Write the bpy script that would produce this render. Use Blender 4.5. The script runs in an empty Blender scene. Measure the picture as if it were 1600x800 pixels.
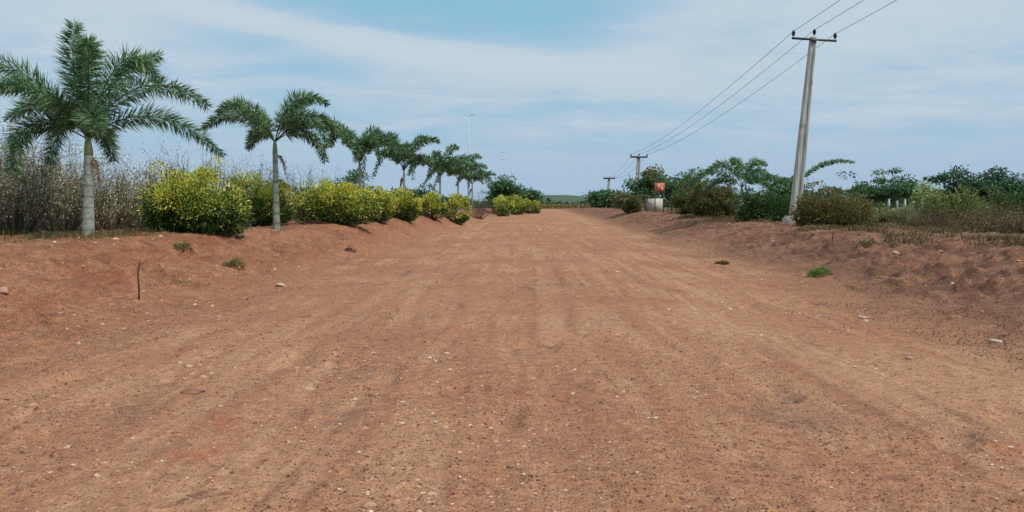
import bpy, math, random
import numpy as np
from mathutils import Vector
R = math.radians
rng = np.random.default_rng(7)
random.seed(7)
S = bpy.context.scene
# ------------------------------------------------------------------ camera, light, exposure
F = 1142.0; HOR = 322.0; EYE = 1.65
PITCH = math.atan((400 - HOR) / F)
cd = bpy.data.cameras.new("camera"); cam = bpy.data.objects.new("camera", cd)
S.collection.objects.link(cam); S.camera = cam
cam.location = (0, 0, EYE); cam.rotation_euler = (R(90) - PITCH, 0, 0)
cd.sensor_width = 36; cd.lens = 36 * F / 1600; cd.clip_end = 6000; cd.clip_start = 0.05
SUN_EL, SUN_AZ = R(52), R(118)          # azimuth clockwise from +Y (camera looks along +Y)
sd = bpy.data.lights.new("sun", 'SUN'); sun = bpy.data.objects.new("sun", sd)
S.collection.objects.link(sun)
sd.energy = 2.7; sd.angle = R(5); sd.color = (1.0, 0.95, 0.87)
dirv = Vector((math.sin(SUN_AZ) * math.cos(SUN_EL), math.cos(SUN_AZ) * math.cos(SUN_EL), math.sin(SUN_EL)))
sun.rotation_euler = (-dirv).to_track_quat('-Z', 'Y').to_euler(); sun.location = (30, -20, 60)
S.view_settings.view_transform = 'Standard'; S.view_settings.look = 'None'
S.view_settings.gamma = 1; S.view_settings.use_curve_mapping = False
S.view_settings.exposure = 0.0

def lin(r, g, b):
    f = lambda c: (c / 255 / 12.92) if c / 255 <= .04045 else ((c / 255 + .055) / 1.055) ** 2.4
    return (f(r), f(g), f(b))

class NT:
    """tiny helper for node trees"""
    def __init__(s, tree): s.t = tree; s.n = tree.nodes; s.l = tree.links
    def node(s, typ, props=None, **ins):
        n = s.n.new(typ)
        for k, v in (props or {}).items(): setattr(n, k, v)
        for k, v in ins.items():
            s.set(n, k, v)
        return n
    def set(s, n, k, v):
        key = int(k[1:]) if k[0] == 'i' and k[1:].isdigit() else k.replace('_', ' ')
        sock = n.inputs[key]
        if isinstance(v, bpy.types.NodeSocket): s.l.new(v, sock)
        elif isinstance(v, bpy.types.Node): s.l.new(v.outputs[0], sock)
        else: sock.default_value = v
    def m(s, op, a, b=0.0, c=0.0, clamp=False):
        n = s.node('ShaderNodeMath', {'operation': op, 'use_clamp': clamp}, i0=a, i1=b, i2=c); return n.outputs[0]
    def mix(s, f, a, b, blend='MIX'):
        n = s.node('ShaderNodeMix', {'data_type': 'RGBA', 'blend_type': blend})
        s.set(n, 'i0', f)
        for i, v in ((6, a), (7, b)):
            if isinstance(v, tuple): n.inputs[i].default_value = (*v, 1) if len(v) == 3 else v
            else: s.l.new(v, n.inputs[i])
        return n.outputs[2]
    def ss(s, v, lo, hi, a=0.0, b=1.0):
        n = s.node('ShaderNodeMapRange', {'interpolation_type': 'SMOOTHSTEP'}, i0=v, i1=lo, i2=hi, i3=a, i4=b)
        return n.outputs[0]
    def noise(s, vec, scale, detail=4, rough=.55, dist=0.0):
        return s.node('ShaderNodeTexNoise', Vector=vec, Scale=scale, Detail=detail, Roughness=rough, Distortion=dist).outputs[0]
    def mapping(s, vec, scale=(1, 1, 1), loc=(0, 0, 0), rot=(0, 0, 0)):
        return s.node('ShaderNodeMapping', i0=vec, i1=loc, i2=rot, i3=scale).outputs[0]

# ------------------------------------------------------------------ sky
W = bpy.data.worlds.new("World"); S.world = W; W.use_nodes = True
W.node_tree.nodes.clear()
w = NT(W.node_tree)
sky = w.node('ShaderNodeTexSky', {'sky_type': 'NISHITA', 'sun_disc': False, 'sun_elevation': SUN_EL,
                                  'sun_rotation': SUN_AZ, 'air_density': 1.0, 'dust_density': 2.0, 'ozone_density': 1.5})
tc = w.node('ShaderNodeTexCoord')
sep = w.node('ShaderNodeSeparateXYZ', i0=tc.outputs['Generated'])
X, Y, Z = sep.outputs
az = w.m('ARCTAN2', X, Y)
el = w.m('ARCSINE', Z)
comb = w.node('ShaderNodeCombineXYZ', i0=w.m('DIVIDE', X, w.m('ADD', w.m('ABSOLUTE', Z), .12)),
              i1=w.m('DIVIDE', Y, w.m('ADD', w.m('ABSOLUTE', Z), .12)), i2=0.0)
n1 = w.noise(w.mapping(comb, (.9, 1.0, 1), (3.1, .4, 0), (0, 0, .25)), 1.25, 9, .60, .5)
n2 = w.noise(w.mapping(comb, (.7, 1.2, 1), (9.0, 2.2, 0), (0, 0, -.1)), 1.9, 9, .62, .7)
n3 = w.noise(w.mapping(comb, (.3, .5, 1), (1.0, 5.2, 0)), .8, 3, .5)
cov = w.m('ADD', w.m('MULTIPLY', n1, .45), w.m('MULTIPLY', n2, .55))
def gauss(ca, ce, wa, we, slope=0.0):
    da = w.m('SUBTRACT', az, ca)
    de = w.m('SUBTRACT', w.m('SUBTRACT', el, ce), w.m('MULTIPLY', da, slope))
    q = w.m('ADD', w.m('POWER', w.m('ABSOLUTE', w.m('DIVIDE', da, wa)), 2.0), w.m('POWER', w.m('ABSOLUTE', w.m('DIVIDE', de, we)), 2.0))
    return w.m('EXPONENT', w.m('MULTIPLY', q, -1.0))
warp = w.m('MULTIPLY', w.m('SUBTRACT', n2, .5), 2.0)
blue = gauss(-.03, .262, .22, .042)
blue2 = gauss(-.30, .29, .16, .03)
blue3 = gauss(.66, .27, .08, .035)
band = gauss(-.12, .205, .36, .020, -.125)
white = gauss(.42, .24, .24, .09)
whl = gauss(-.50, .26, .20, .07)
holes = w.m('ADD', w.m('ADD', w.m('MULTIPLY', blue, 1.15), w.m('MULTIPLY', blue2, .5)), w.m('MULTIPLY', blue3, .8))
c1 = w.m('ADD', cov, w.m('ADD', w.m('MULTIPLY', band, .30), w.m('MULTIPLY', w.m('ADD', white, w.m('MULTIPLY', whl, .35)), .15)))
c2 = w.m('SUBTRACT', c1, w.m('MULTIPLY', holes, .27))
cloudf = w.ss(c2, .20, .56)                     # how much veil hides the blue
bright = w.ss(c2, .38, .70)                     # denser, whiter cloud
grad = w.ss(el, -.01, .20)
veil = w.mix(grad, tuple(c * 10 for c in lin(167, 191, 214)), tuple(c * 10 for c in lin(172, 199, 220)))
whitec = tuple(c * 10 for c in lin(198, 212, 223))
bluec = w.mix(.84, sky.outputs[0], tuple(c * 10 for c in lin(146, 197, 222)))
veil2 = w.mix(w.m('MULTIPLY', bright, w.ss(el, .02, .14), clamp=True), veil, whitec)
veil3 = w.mix(w.m('MULTIPLY', w.m('SUBTRACT', n3, .35, clamp=True), .55, clamp=True), veil2, tuple(c * 10 for c in lin(166, 192, 210)))
low = w.ss(el, .16, .05)
fac = w.m('MAXIMUM', w.m('MULTIPLY', cloudf, .97), w.m('MULTIPLY', low, .96))
col = w.mix(fac, bluec, veil3)
bg = w.node('ShaderNodeBackground', Color=col, Strength=0.1)
wo = w.node('ShaderNodeOutputWorld'); w.l.new(bg.outputs[0], wo.inputs[0])

# ------------------------------------------------------------------ pixel helpers (photo is 1600 x 800)
SP, CP = math.sin(PITCH), math.cos(PITCH)
def ray(px, py):
    a = (px - 800) / F; b = (400 - py) / F
    return Vector((a, CP + b * SP, -SP + b * CP))
def at(px, py, d):
    r = ray(px, py); t = d / r.y
    return Vector((0, 0, EYE)) + r * t

# ------------------------------------------------------------------ terrain height
def _hash(ix, iy, seed):
    h = (ix * 374761393 + iy * 668265263 + seed * 1442695041) & 0xffffffff
    h = ((h ^ (h >> 13)) * 1274126177) & 0xffffffff
    return ((h ^ (h >> 16)) & 0xffff) / 65535.0
def vnoise(x, y, seed=0):
    x = np.asarray(x, float); y = np.asarray(y, float)
    ix = np.floor(x).astype(np.int64); iy = np.floor(y).astype(np.int64)
    fx = x - ix; fy = y - iy
    fx = fx * fx * (3 - 2 * fx); fy = fy * fy * (3 - 2 * fy)
    a = _hash(ix, iy, seed); b = _hash(ix + 1, iy, seed); c = _hash(ix, iy + 1, seed); d = _hash(ix + 1, iy + 1, seed)
    return (a * (1 - fx) + b * fx) * (1 - fy) + (c * (1 - fx) + d * fx) * fy
def fbm(x, y, seed=0, o=4):
    v = 0; amp = .5; tot = 0
    for i in range(o):
        v = v + amp * vnoise(x * 2 ** i + 17.3 * i, y * 2 ** i + 9.1 * i, seed + i); tot += amp; amp *= .5
    return v / tot
def sstep(v, a, b):
    t = np.clip((v - a) / (b - a), 0, 1); return t * t * (3 - 2 * t)
def lateral(x, y): return x - 0.03 * np.clip(y, -50, 200)
def height(x, y):
    x = np.asarray(x, float); y = np.asarray(y, float)
    s = lateral(x, y)
    r = .0068 * np.clip(y - 12, 0, 150)
    r = r - 2.2 * sstep(y, 162, 330)
    yy = np.clip(y, 0, 400)
    bl = .90 - .40 * sstep(yy, 55, 130) - .50 * sstep(yy, 120, 175)
    br = .80 - .2 * sstep(yy, 50, 130) - .5 * sstep(yy, 120, 175)
    wob = (fbm(x * .0 + 3.3, y * .16, 11, 3) - .5) * 1.8
    wob2 = (fbm(x * .0 + 8.3, y * .16, 21, 3) - .5) * 2.0
    nr = sstep(yy, 17, 27)
    q_ = np.clip((-s + wob * (1 - .4 * nr) - (5.2 - .4 * nr)) / (4.4 - 1.9 * nr), 0, 1); L = q_ * q_ * (3 - 2 * q_)
    Rr = sstep(s + wob2, 5.6, 9.6)
    z = r + bl * L + br * Rr
    rough = np.clip(L * (1 - L) * 3 + .25 * L, 0, 1) + np.clip(Rr * (1 - Rr) * 3.2 + .45 * Rr, 0, 1)
    near = 1 / (1 + np.clip(y - 20, 0, None) * .02)
    z = z + (fbm(x * .35, y * .35, 3, 3) - .5) * .16 * (.35 + rough)
    z = z + (fbm(x * 1.3, y * 1.3, 5, 4) - .5) * (.035 + .20 * rough) * near
    cl = fbm(x * 5.0, y * 5.0, 31, 3)
    z = z + np.clip(cl - .55, 0, 1) * (.08 + .45 * rough) * near
    pr = fbm(x * 2.1 + 40, y * 1.6, 91, 2)
    z = z - .05 * np.clip((pr - .70) / .12, 0, 1) * near
    z = z + (fbm(x * 11, y * 11, 131, 3) - .5) * (.012 + .055 * rough) * near
    z = z - .10 * rough * near * np.clip(fbm(x * 1.1, y * .6, 141, 4) - .58, 0, 1) * 3
    # shallow wheel ruts that run with the road
    dist = 1 - L - Rr
    bend = .9 * np.sin(y * .07 + .6)
    z = z - .015 * np.clip(dist, 0, 1) * (np.exp(-((s - 1.1 - bend) / .22) ** 2) + np.exp(-((s + .6 - bend) / .22) ** 2)
                       + .8 * np.exp(-((s + 3.2 - .5 * bend) / .25) ** 2) + .7 * np.exp(-((s - 3.6 + .7 * bend) / .25) ** 2))
    z = z - .0025 * np.clip(np.abs(x) - 40, 0, 200)
    return z
def hz(x, y): return float(height(x, y))
def hit(px, py, dmax=170):
    r = ray(px, py); t = 2.0
    while t < dmax:
        p = Vector((0, 0, EYE)) + r * t
        if p.z <= hz(p.x, p.y): return p
        t += .02 + t * .002
    return Vector((0, 0, EYE)) + r * dmax
def on(px, d):
    p = at(px, 340, d); return Vector((p.x, d, hz(p.x, d)))

# ------------------------------------------------------------------ mesh helpers
class MB:
    def __init__(s): s.v = []; s.q = []; s.t = []; s.c = []; s.n = 0
    def add(s, v, quads=None, tris=None, col=(1, 1, 1)):
        v = np.asarray(v, np.float32).reshape(-1, 3)
        if quads is not None and len(quads): s.q.append(np.asarray(quads, np.int64).reshape(-1, 4) + s.n)
        if tris is not None and len(tris): s.t.append(np.asarray(tris, np.int64).reshape(-1, 3) + s.n)
        c = np.asarray(col, np.float32)
        if c.ndim == 1: c = np.tile(c, (len(v), 1))
        s.v.append(v); s.c.append(c); s.n += len(v)
    def tube(s, pts, rad, k=6, col=(1, 1, 1), cap=True):
        pts = np.asarray(pts, float); n = len(pts)
        rad = np.broadcast_to(np.asarray(rad, float), (n,))
        T = np.gradient(pts, axis=0); T /= np.linalg.norm(T, axis=1)[:, None] + 1e-9
        up = np.array([0.31, .17, .93]); 
        if abs(T[0] @ up) > .9: up = np.array([1., .1, 0])
        V = []
        for i in range(n):
            a = np.cross(T[i], up); a /= np.linalg.norm(a) + 1e-9; b = np.cross(T[i], a)
            ang = np.arange(k) * 2 * math.pi / k
            V.append(pts[i] + rad[i] * (np.cos(ang)[:, None] * a + np.sin(ang)[:, None] * b))
        V = np.concatenate(V)
        q = [[i * k + j, i * k + (j + 1) % k, (i + 1) * k + (j + 1) % k, (i + 1) * k + j] for i in range(n - 1) for j in range(k)]
        t = []
        if cap:
            V = np.vstack([V, pts[-1], pts[0]]); e = n * k
            t = [[(n - 1) * k + j, (n - 1) * k + (j + 1) % k, e] for j in range(k)] + [[(j + 1) % k, j, e + 1] for j in range(k)]
        s.add(V, q, t, col)
    def box(s, c, size, col=(1, 1, 1), taper=1.0, rot=0.0):
        x, y, z = size[0] / 2, size[1] / 2, size[2] / 2
        v = np.array([[-x, -y, -z], [x, -y, -z], [x, y, -z], [-x, y, -z],
                      [-x * taper, -y * taper, z], [x * taper, -y * taper, z], [x * taper, y * taper, z], [-x * taper, y * taper, z]])
        if rot:
            cr, sr = math.cos(rot), math.sin(rot); v[:, :2] = v[:, :2] @ np.array([[cr, sr], [-sr, cr]])
        s.add(v + np.array(c), [[0, 3, 2, 1], [4, 5, 6, 7], [0, 1, 5, 4], [1, 2, 6, 5], [2, 3, 7, 6], [3, 0, 4, 7]], col=col)
    def leaves(s, pos, dirs, nor, length, width, cols, bend=0.0):
        """rhombic leaves: pos base, dirs unit axis, nor roughly up"""
        pos = np.asarray(pos, float); n = len(pos)
        dirs = dirs / (np.linalg.norm(dirs, axis=1)[:, None] + 1e-9)
        side = np.cross(dirs, nor); side /= np.linalg.norm(side, axis=1)[:, None] + 1e-9
        up = np.cross(side, dirs)
        length = np.broadcast_to(length, (n,))[:, None]; width = np.broadcast_to(width, (n,))[:, None]
        m = pos + dirs * length * .45 + up * length * bend
        tip = pos + dirs * length - up * length * bend * .5
        V = np.stack([pos, m + side * width * .5, tip, m - side * width * .5], 1).reshape(-1, 3)
        s.add(V, np.arange(n * 4).reshape(-1, 4), None, np.repeat(np.asarray(cols, float), 4, axis=0))
    def build(s, name, mat, parent=None, smooth=False, loc=None):
        v = np.concatenate(s.v); c = np.concatenate(s.c)
        q = np.concatenate(s.q) if s.q else np.zeros((0, 4), np.int64)
        t = np.concatenate(s.t) if s.t else np.zeros((0, 3), np.int64)
        me = bpy.data.meshes.new(name)
        me.vertices.add(len(v)); me.vertices.foreach_set('co', v.astype(np.float32).ravel())
        li = np.concatenate([q.ravel(), t.ravel()]).astype(np.int32)
        me.loops.add(len(li)); me.loops.foreach_set('vertex_index', li)
        npoly = len(q) + len(t); me.polygons.add(npoly)
        st = np.concatenate([np.arange(len(q)) * 4, len(q) * 4 + np.arange(len(t)) * 3]).astype(np.int32)
        me.polygons.foreach_set('loop_start', st)
        if smooth: me.polygons.foreach_set('use_smooth', np.ones(npoly, bool))
        me.update(calc_edges=True)
        ca = me.color_attributes.new('col', 'FLOAT_COLOR', 'POINT')
        ca.data.foreach_set('color', np.hstack([c, np.ones((len(c), 1), np.float32)]).astype(np.float32).ravel())
        me.materials.append(mat)
        o = bpy.data.objects.new(name, me); S.collection.objects.link(o)
        if parent: o.parent = parent
        if loc is not None: o.location = loc
        return o
def tag(o, label=None, cat=None, group=None, kind=None):
    for k, v in (('label', label), ('category', cat), ('group', group), ('kind', kind)):
        if v: o[k] = v
    return o
def thing(name, loc, label, cat, group=None, rz=0.0, scale=None):
    o = bpy.data.objects.new(name, None); S.collection.objects.link(o)
    o.empty_display_size = .2; o.location = loc; o.rotation_euler.z = rz
    if scale: o.scale = scale
    return tag(o, label, cat, group)
def copy_tree(o, parent=None):
    kids = [k for k in o.children]
    c = o.copy(); S.collection.objects.link(c); c.parent = parent
    for k in kids: copy_tree(k, c)
    return c
def runit(n):
    v = rng.normal(size=(n, 3)); return v / np.linalg.norm(v, axis=1)[:, None]

# ------------------------------------------------------------------ materials
def mat_attr(name, rough=.7, transl=0.0, noise=.25, nscale=6.0, bump=0.0, spec=.3):
    m = bpy.data.materials.new(name); m.use_nodes = True; m.node_tree.nodes.clear(); t = NT(m.node_tree)
    a = t.node('ShaderNodeVertexColor', {'layer_name': 'col'})
    tcx = t.node('ShaderNodeTexCoord')
    nn = t.noise(tcx.outputs['Object'], nscale, 4)
    f = t.node('ShaderNodeMapRange', i0=nn, i1=.3, i2=.7, i3=1 - noise, i4=1 + noise).outputs[0]
    gr = t.node('ShaderNodeCombineColor', i0=f, i1=f, i2=f).outputs[0]
    c = t.mix(1.0, a.outputs[0], gr, 'MULTIPLY')
    p = t.node('ShaderNodeBsdfPrincipled', Base_Color=c, Roughness=rough)
    p.inputs['Specular IOR Level'].default_value = spec
    if bump:
        b = t.node('ShaderNodeBump', Height=t.noise(tcx.outputs['Object'], nscale * 5, 5), Strength=bump, Distance=.02); t.l.new(b.outputs[0], p.inputs['Normal'])
    out = t.node('ShaderNodeOutputMaterial')
    if transl:
        tr = t.node('ShaderNodeBsdfTranslucent', Color=c)
        mx = t.node('ShaderNodeMixShader', i0=transl, i1=p.outputs[0], i2=tr.outputs[0]); t.l.new(mx.outputs[0], out.inputs[0])
    else: t.l.new(p.outputs[0], out.inputs[0])
    return m
M_leaf = mat_attr('leaf', .5, .25, .12, 3.0, spec=.45)
M_dry = mat_attr('dry_leaf', .85, .15, .15, 3.0)
M_bark = mat_attr('bark', .9, 0, .3, 9.0, .6)
M_stone = mat_attr('stone', .9, 0, .22, 14.0, .5)
M_conc = mat_attr('concrete', .85, 0, .2, 5.0, .35)
M_metal = mat_attr('weathered_metal', .55, 0, .2, 12.0, .1, .5)
M_paint = mat_attr('paint', .8, 0, .22, 4.0, .3)

def concrete_pole():
    m = bpy.data.materials.new('stained_concrete'); m.use_nodes = True; m.node_tree.nodes.clear(); t = NT(m.node_tree)
    O = t.node('ShaderNodeTexCoord').outputs['Object']
    st_ = t.noise(t.mapping(O, (9, 9, .5)), 1.6, 6, .7); bl = t.noise(O, 2.2, 6, .7)
    c = t.mix(t.ss(st_, .38, .62), lin(150, 148, 140), lin(196, 195, 188))
    c = t.mix(t.m('MULTIPLY', t.ss(bl, .56, .68), .6), c, lin(120, 114, 104))
    z = t.node('ShaderNodeSeparateXYZ', i0=O).outputs[2]
    c = t.mix(t.m('MULTIPLY', t.ss(t.m('ADD', z, bl), 1.5, .5), .55), c, lin(150, 108, 84))
    p = t.node('ShaderNodeBsdfPrincipled', Base_Color=c, Roughness=.9)
    b = t.node('ShaderNodeBump', Height=t.noise(O, 30, 5, .7), Strength=.4, Distance=.02); t.l.new(b.outputs[0], p.inputs['Normal'])
    t.l.new(p.outputs[0], t.node('ShaderNodeOutputMaterial').inputs[0]); return m
M_pole = concrete_pole()

def ground_material():
    m = bpy.data.materials.new('red_earth'); m.use_nodes = True; m.node_tree.nodes.clear(); t = NT(m.node_tree)
    P = t.node('ShaderNodeNewGeometry').outputs['Position']
    sp = t.node('ShaderNodeSeparateXYZ', i0=P)
    s = t.m('SUBTRACT', sp.outputs[0], t.m('MULTIPLY', sp.outputs[1], .03))
    big = t.noise(P, .22, 5, .6, .4)
    mid = t.noise(P, 1.1, 6, .62, .6)
    fine = t.noise(P, 9, 6, .65)
    grit = t.noise(P, 55, 4, .7)
    streak = t.noise(t.mapping(P, (1.5, .13, 1), (0, 0, 0), (0, 0, .03)), 1.6, 6, .6, .5)
    edgeL = t.ss(t.m('ADD', t.m('MULTIPLY', s, -1.0), t.m('MULTIPLY', t.m('SUBTRACT', mid, .5), 5.0)), 4.2, 6.4)
    edgeR = t.ss(t.m('ADD', s, t.m('MULTIPLY', t.m('SUBTRACT', mid, .5), 5.0)), 4.6, 7.2)
    road = t.mix(t.ss(streak, .34, .66), lin(167, 119, 89), lin(187, 141, 108))
    road = t.mix(t.ss(big, .42, .62), road, lin(168, 118, 89))
    red = t.mix(t.ss(mid, .36, .64), lin(137, 86, 62), lin(164, 116, 87))
    purp = t.mix(t.ss(mid, .38, .60), lin(116, 82, 66), lin(155, 111, 86))
    c = t.mix(t.m('MULTIPLY', edgeL, .8), road, red)
    green = t.mix(t.ss(mid, .4, .6), lin(92, 84, 58), lin(112, 94, 66))
    c = t.mix(edgeR, c, purp)
    c = t.mix(t.m('MULTIPLY', t.ss(t.m('ADD', t.m('ABSOLUTE', s), t.m('MULTIPLY', mid, 4.0)), 12.5, 15.5), .85), c, green)
    # grey trampled, dusty patches and dark damp soil
    c = t.mix(t.m('MULTIPLY', t.ss(t.noise(P, .55, 5, .65, .8), .56, .68), .45), c, lin(128, 98, 84))
    c = t.mix(t.m('MULTIPLY', t.ss(t.noise(t.mapping(P, (1, .45, 1), (7, 3, 0)), 1.7, 6, .7, .8), .60, .70), .55), c, lin(104, 68, 56))
    c = t.mix(t.m('MULTIPLY', t.ss(t.noise(t.mapping(P, (1, 1, 1), (17, 3, 0)), .8, 5, .7, .8), .60, .72), .5), c, lin(176, 96, 66))
    fv = t.node('ShaderNodeMapRange', i0=fine, i1=.25, i2=.75, i3=.68, i4=1.26).outputs[0]
    gv = t.node('ShaderNodeMapRange', i0=grit, i1=.25, i2=.75, i3=.60, i4=1.40).outputs[0]
    fg = t.m('MULTIPLY', fv, gv)
    c = t.mix(1.0, c, t.node('ShaderNodeCombineColor', i0=fg, i1=fg, i2=fg).outputs[0], 'MULTIPLY')
    yy_ = sp.outputs[1]
    bend = t.m('MULTIPLY', t.m('SINE', t.m('ADD', t.m('MULTIPLY', yy_, .07), .6)), .9)
    bright_, dark_ = 0.0, 0.0
    for c0, kb, k2, wd in ((1.1, 1.0, 0, .24), (-.6, 1.0, 0, .24), (-3.2, .5, 0, .26), (3.6, -.7, 0, .26), (-2.9, .3, .05, .11), (-1.35, .3, .05, .11), (3.0, -.3, -.03, .11), (4.5, -.3, -.03, .11)):
        ctr = t.m('ADD', t.m('MULTIPLY', bend, kb), c0)
        if k2: ctr = t.m('ADD', ctr, t.m('MULTIPLY', t.m('SUBTRACT', yy_, 9.0), k2))
        u = t.m('ABSOLUTE', t.m('ADD', t.m('SUBTRACT', s, ctr), t.m('MULTIPLY', t.m('SUBTRACT', mid, .5), .25)))
        bright_ = t.m('ADD', bright_, t.ss(u, wd, wd * .5)); e_ = t.m('ABSOLUTE', t.m('SUBTRACT', u, wd * 1.15))
        dark_ = t.m('ADD', dark_, t.ss(e_, wd * .35, 0.0))
    patchy = t.ss(t.noise(t.mapping(P, (1, .35, 1), (5, 5, 5)), 1.2, 5, .6, .3), .42, .62)
    c = t.mix(t.m('MULTIPLY', t.m('MULTIPLY', bright_, patchy, clamp=True), .26), c, lin(200, 153, 121))
    c = t.mix(t.m('MULTIPLY', t.m('MULTIPLY', dark_, patchy, clamp=True), .26), c, lin(120, 80, 62))
    # scuffed dark debris patches, streaky pale dust, coarse mottling
    deb = t.m('MULTIPLY', t.ss(t.noise(P, 3.2, 8, .75, .6), .56, .66), t.ss(t.noise(P, .9, 4, .6, .3), .47, .60))
    c = t.mix(t.m('MULTIPLY', deb, .6), c, lin(92, 62, 52))
    dus = t.m('MULTIPLY', t.ss(t.noise(t.mapping(P, (1, 1, 1), (31, 9, 2)), 4.5, 8, .75, .4), .56, .66), t.ss(t.noise(t.mapping(P, (1, 1, 1), (3, 19, 2)), .7, 4, .6, .3), .45, .62))
    c = t.mix(t.m('MULTIPLY', dus, .5), c, lin(200, 158, 128))
    mot = t.node('ShaderNodeMapRange', i0=t.noise(P, 20, 5, .75), i1=.3, i2=.7, i3=.80, i4=1.18).outputs[0]
    c = t.mix(1.0, c, t.node('ShaderNodeCombineColor', i0=mot, i1=mot, i2=mot).outputs[0], 'MULTIPLY')
    bk = t.m('MULTIPLY', t.m('MAXIMUM', edgeL, edgeR), t.ss(t.noise(t.mapping(P, (1, 1, 1), (11, 4, 8)), 2.3, 9, .78, .5), .52, .64))
    c = t.mix(t.m('MULTIPLY', bk, .5), c, lin(96, 66, 54))
    # small embedded grains, pale and dark
    vo = t.node('ShaderNodeTexVoronoi', {'feature': 'F1'}, Vector=P, Scale=38.0, Randomness=1.0)
    rc = t.node('ShaderNodeSeparateColor', i0=vo.outputs['Color'])
    grain = t.ss(vo.outputs['Distance'], .34, .24)
    pale = t.m('MULTIPLY', grain, t.m('GREATER_THAN', rc.outputs[0], .90))
    dark = t.m('MULTIPLY', grain, t.m('LESS_THAN', rc.outputs[0], t.ss(mid, .35, .65, .02, .22)))
    c = t.mix(t.m('MULTIPLY', pale, .55), c, lin(205, 175, 150))
    c = t.mix(t.m('MULTIPLY', dark, .5), c, lin(84, 52, 42))
    p = t.node('ShaderNodeBsdfPrincipled', Base_Color=c, Roughness=.95)
    p.inputs['Specular IOR Level'].default_value = .12
    hgt = t.m('ADD', t.m('MULTIPLY', fine, .9), t.m('ADD', t.m('MULTIPLY', grit, .35), t.m('MULTIPLY', grain, .12)))
    b = t.node('ShaderNodeBump', Height=hgt, Strength=.85, Distance=.035); t.l.new(b.outputs[0], p.inputs['Normal'])
    out = t.node('ShaderNodeOutputMaterial'); t.l.new(p.outputs[0], out.inputs[0])
    return m
M_ground = ground_material()

# ------------------------------------------------------------------ the ground, one sheet to the horizon
ys = [-60, -30, -15, -8, -4, -2, -.5, .8, 1.6, 2.2]
y = 2.6
while y < 170: ys.append(y); y += .012 + y * .0075
while y < 5000: ys.append(y); y *= 1.06
xi = np.arange(-6.5, 6.5001, .035)
xo = list(np.arange(6.5, 13.0, .045)); st = .045
while xo[-1] < 4000:
    st *= 1.022 if xo[-1] < 40 else 1.10
    xo.append(xo[-1] + st)
xo = np.array(xo[1:])
xs = np.concatenate([-xo[::-1], xi, xo]); ys = np.array(ys)
GX, GY = np.meshgrid(xs, ys)
GX2 = GX + .03 * np.clip(GY, 0, 200)
GZ = height(GX2, GY)
nx, ny = len(xs), len(ys)
idx = np.arange(nx * ny).reshape(ny, nx)
g = MB(); g.add(np.stack([GX2, GY, GZ], -1).reshape(-1, 3),
                np.stack([idx[:-1, :-1], idx[:-1, 1:], idx[1:, 1:], idx[1:, :-1]], -1).reshape(-1, 4))
ground = g.build('ground', M_ground, smooth=True); tag(ground, kind='structure')
print('ground', nx, ny)

# low green hill on the horizon
hb = MB(); N1, N2 = 140, 40
hx = np.linspace(-380, 420, N1); hy = np.linspace(0, 160, N2)
HX, HY = np.meshgrid(hx, hy)
HZ = 11.5 * np.exp(-((HX + 10) / 62) ** 2) + 5.0 * np.exp(-((HX - 160) / 130) ** 2) + 4 * np.exp(-((HX + 190) / 90) ** 2)
HZ = HZ * np.sin(np.clip(HY / 160, 0, 1) * math.pi) ** .7 + (fbm(HX * .12, HY * .12, 8, 4) - .5) * 1.6 - 1.2
ii = np.arange(N1 * N2).reshape(N2, N1)
hb.add(np.stack([HX + 48, HY + 560, HZ], -1).reshape(-1, 3), np.stack([ii[:-1, :-1], ii[:-1, 1:], ii[1:, 1:], ii[1:, :-1]], -1).reshape(-1, 4), col=lin(84, 104, 86))
tag(hb.build('hill', M_dry, smooth=True), kind='structure')

# ------------------------------------------------------------------ vegetation builders
PB = 1.0; HUE = np.array([1.06, 1.06, .88])
def pal(cols, n, jitter=.15):
    a = np.array([lin(*c) for c in cols]); c = a[rng.integers(0, len(a), n)] * PB * HUE
    return np.clip(c * (1 + rng.normal(0, jitter, (n, 1))), .002, 1)

def frond(mb_leaf, p0, p1, p2, L=.45, stations=46, per=6, col=((40, 66, 46), (54, 84, 54)), wid=.035, rach=.018, drop=.25):
    p0, p1, p2 = map(lambda p: np.array(p, float), (p0, p1, p2))
    ts = np.linspace(0, 1, 14)[:, None]
    B = (1 - ts) ** 2 * p0 + 2 * ts * (1 - ts) * p1 + ts ** 2 * p2
    mb_leaf.tube(B, np.linspace(rach, rach * .25, 14), 5, lin(92, 112, 62))
    t = np.repeat(np.linspace(.16, 1, stations), per) + rng.normal(0, .006, stations * per); t = np.clip(t, .1, 1)[:, None]
    n = len(t)
    P = (1 - t) ** 2 * p0 + 2 * t * (1 - t) * p1 + t ** 2 * p2
    T = 2 * (1 - t) * (p1 - p0) + 2 * t * (p2 - p1); T /= np.linalg.norm(T, axis=1)[:, None] + 1e-9
    side = np.cross(T, [0, 0, 1.]); side /= np.linalg.norm(side, axis=1)[:, None] + 1e-6; up = np.cross(side, T)
    ang = np.tile(np.linspace(0, 2 * math.pi, per, endpoint=False), stations) + rng.normal(0, .35, n)
    rad = np.cos(ang)[:, None] * side + np.sin(ang)[:, None] * up * .8
    D = T * rng.uniform(.3, .62, (n, 1)) + rad * .85 + np.array([0, 0, -1]) * drop * rng.uniform(.4, 1.3, (n, 1))
    prof = (.35 + .65 * np.sin(np.clip(t[:, 0] * .82 + .12, 0, 1) * math.pi)) * rng.uniform(.75, 1.15, n) * L
    mb_leaf.leaves(P, D, np.cross(D, rng.normal(size=(n, 3)) + up), prof, wid * rng.uniform(.7, 1.25, n), pal(col, n, .26), bend=.06)

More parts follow.
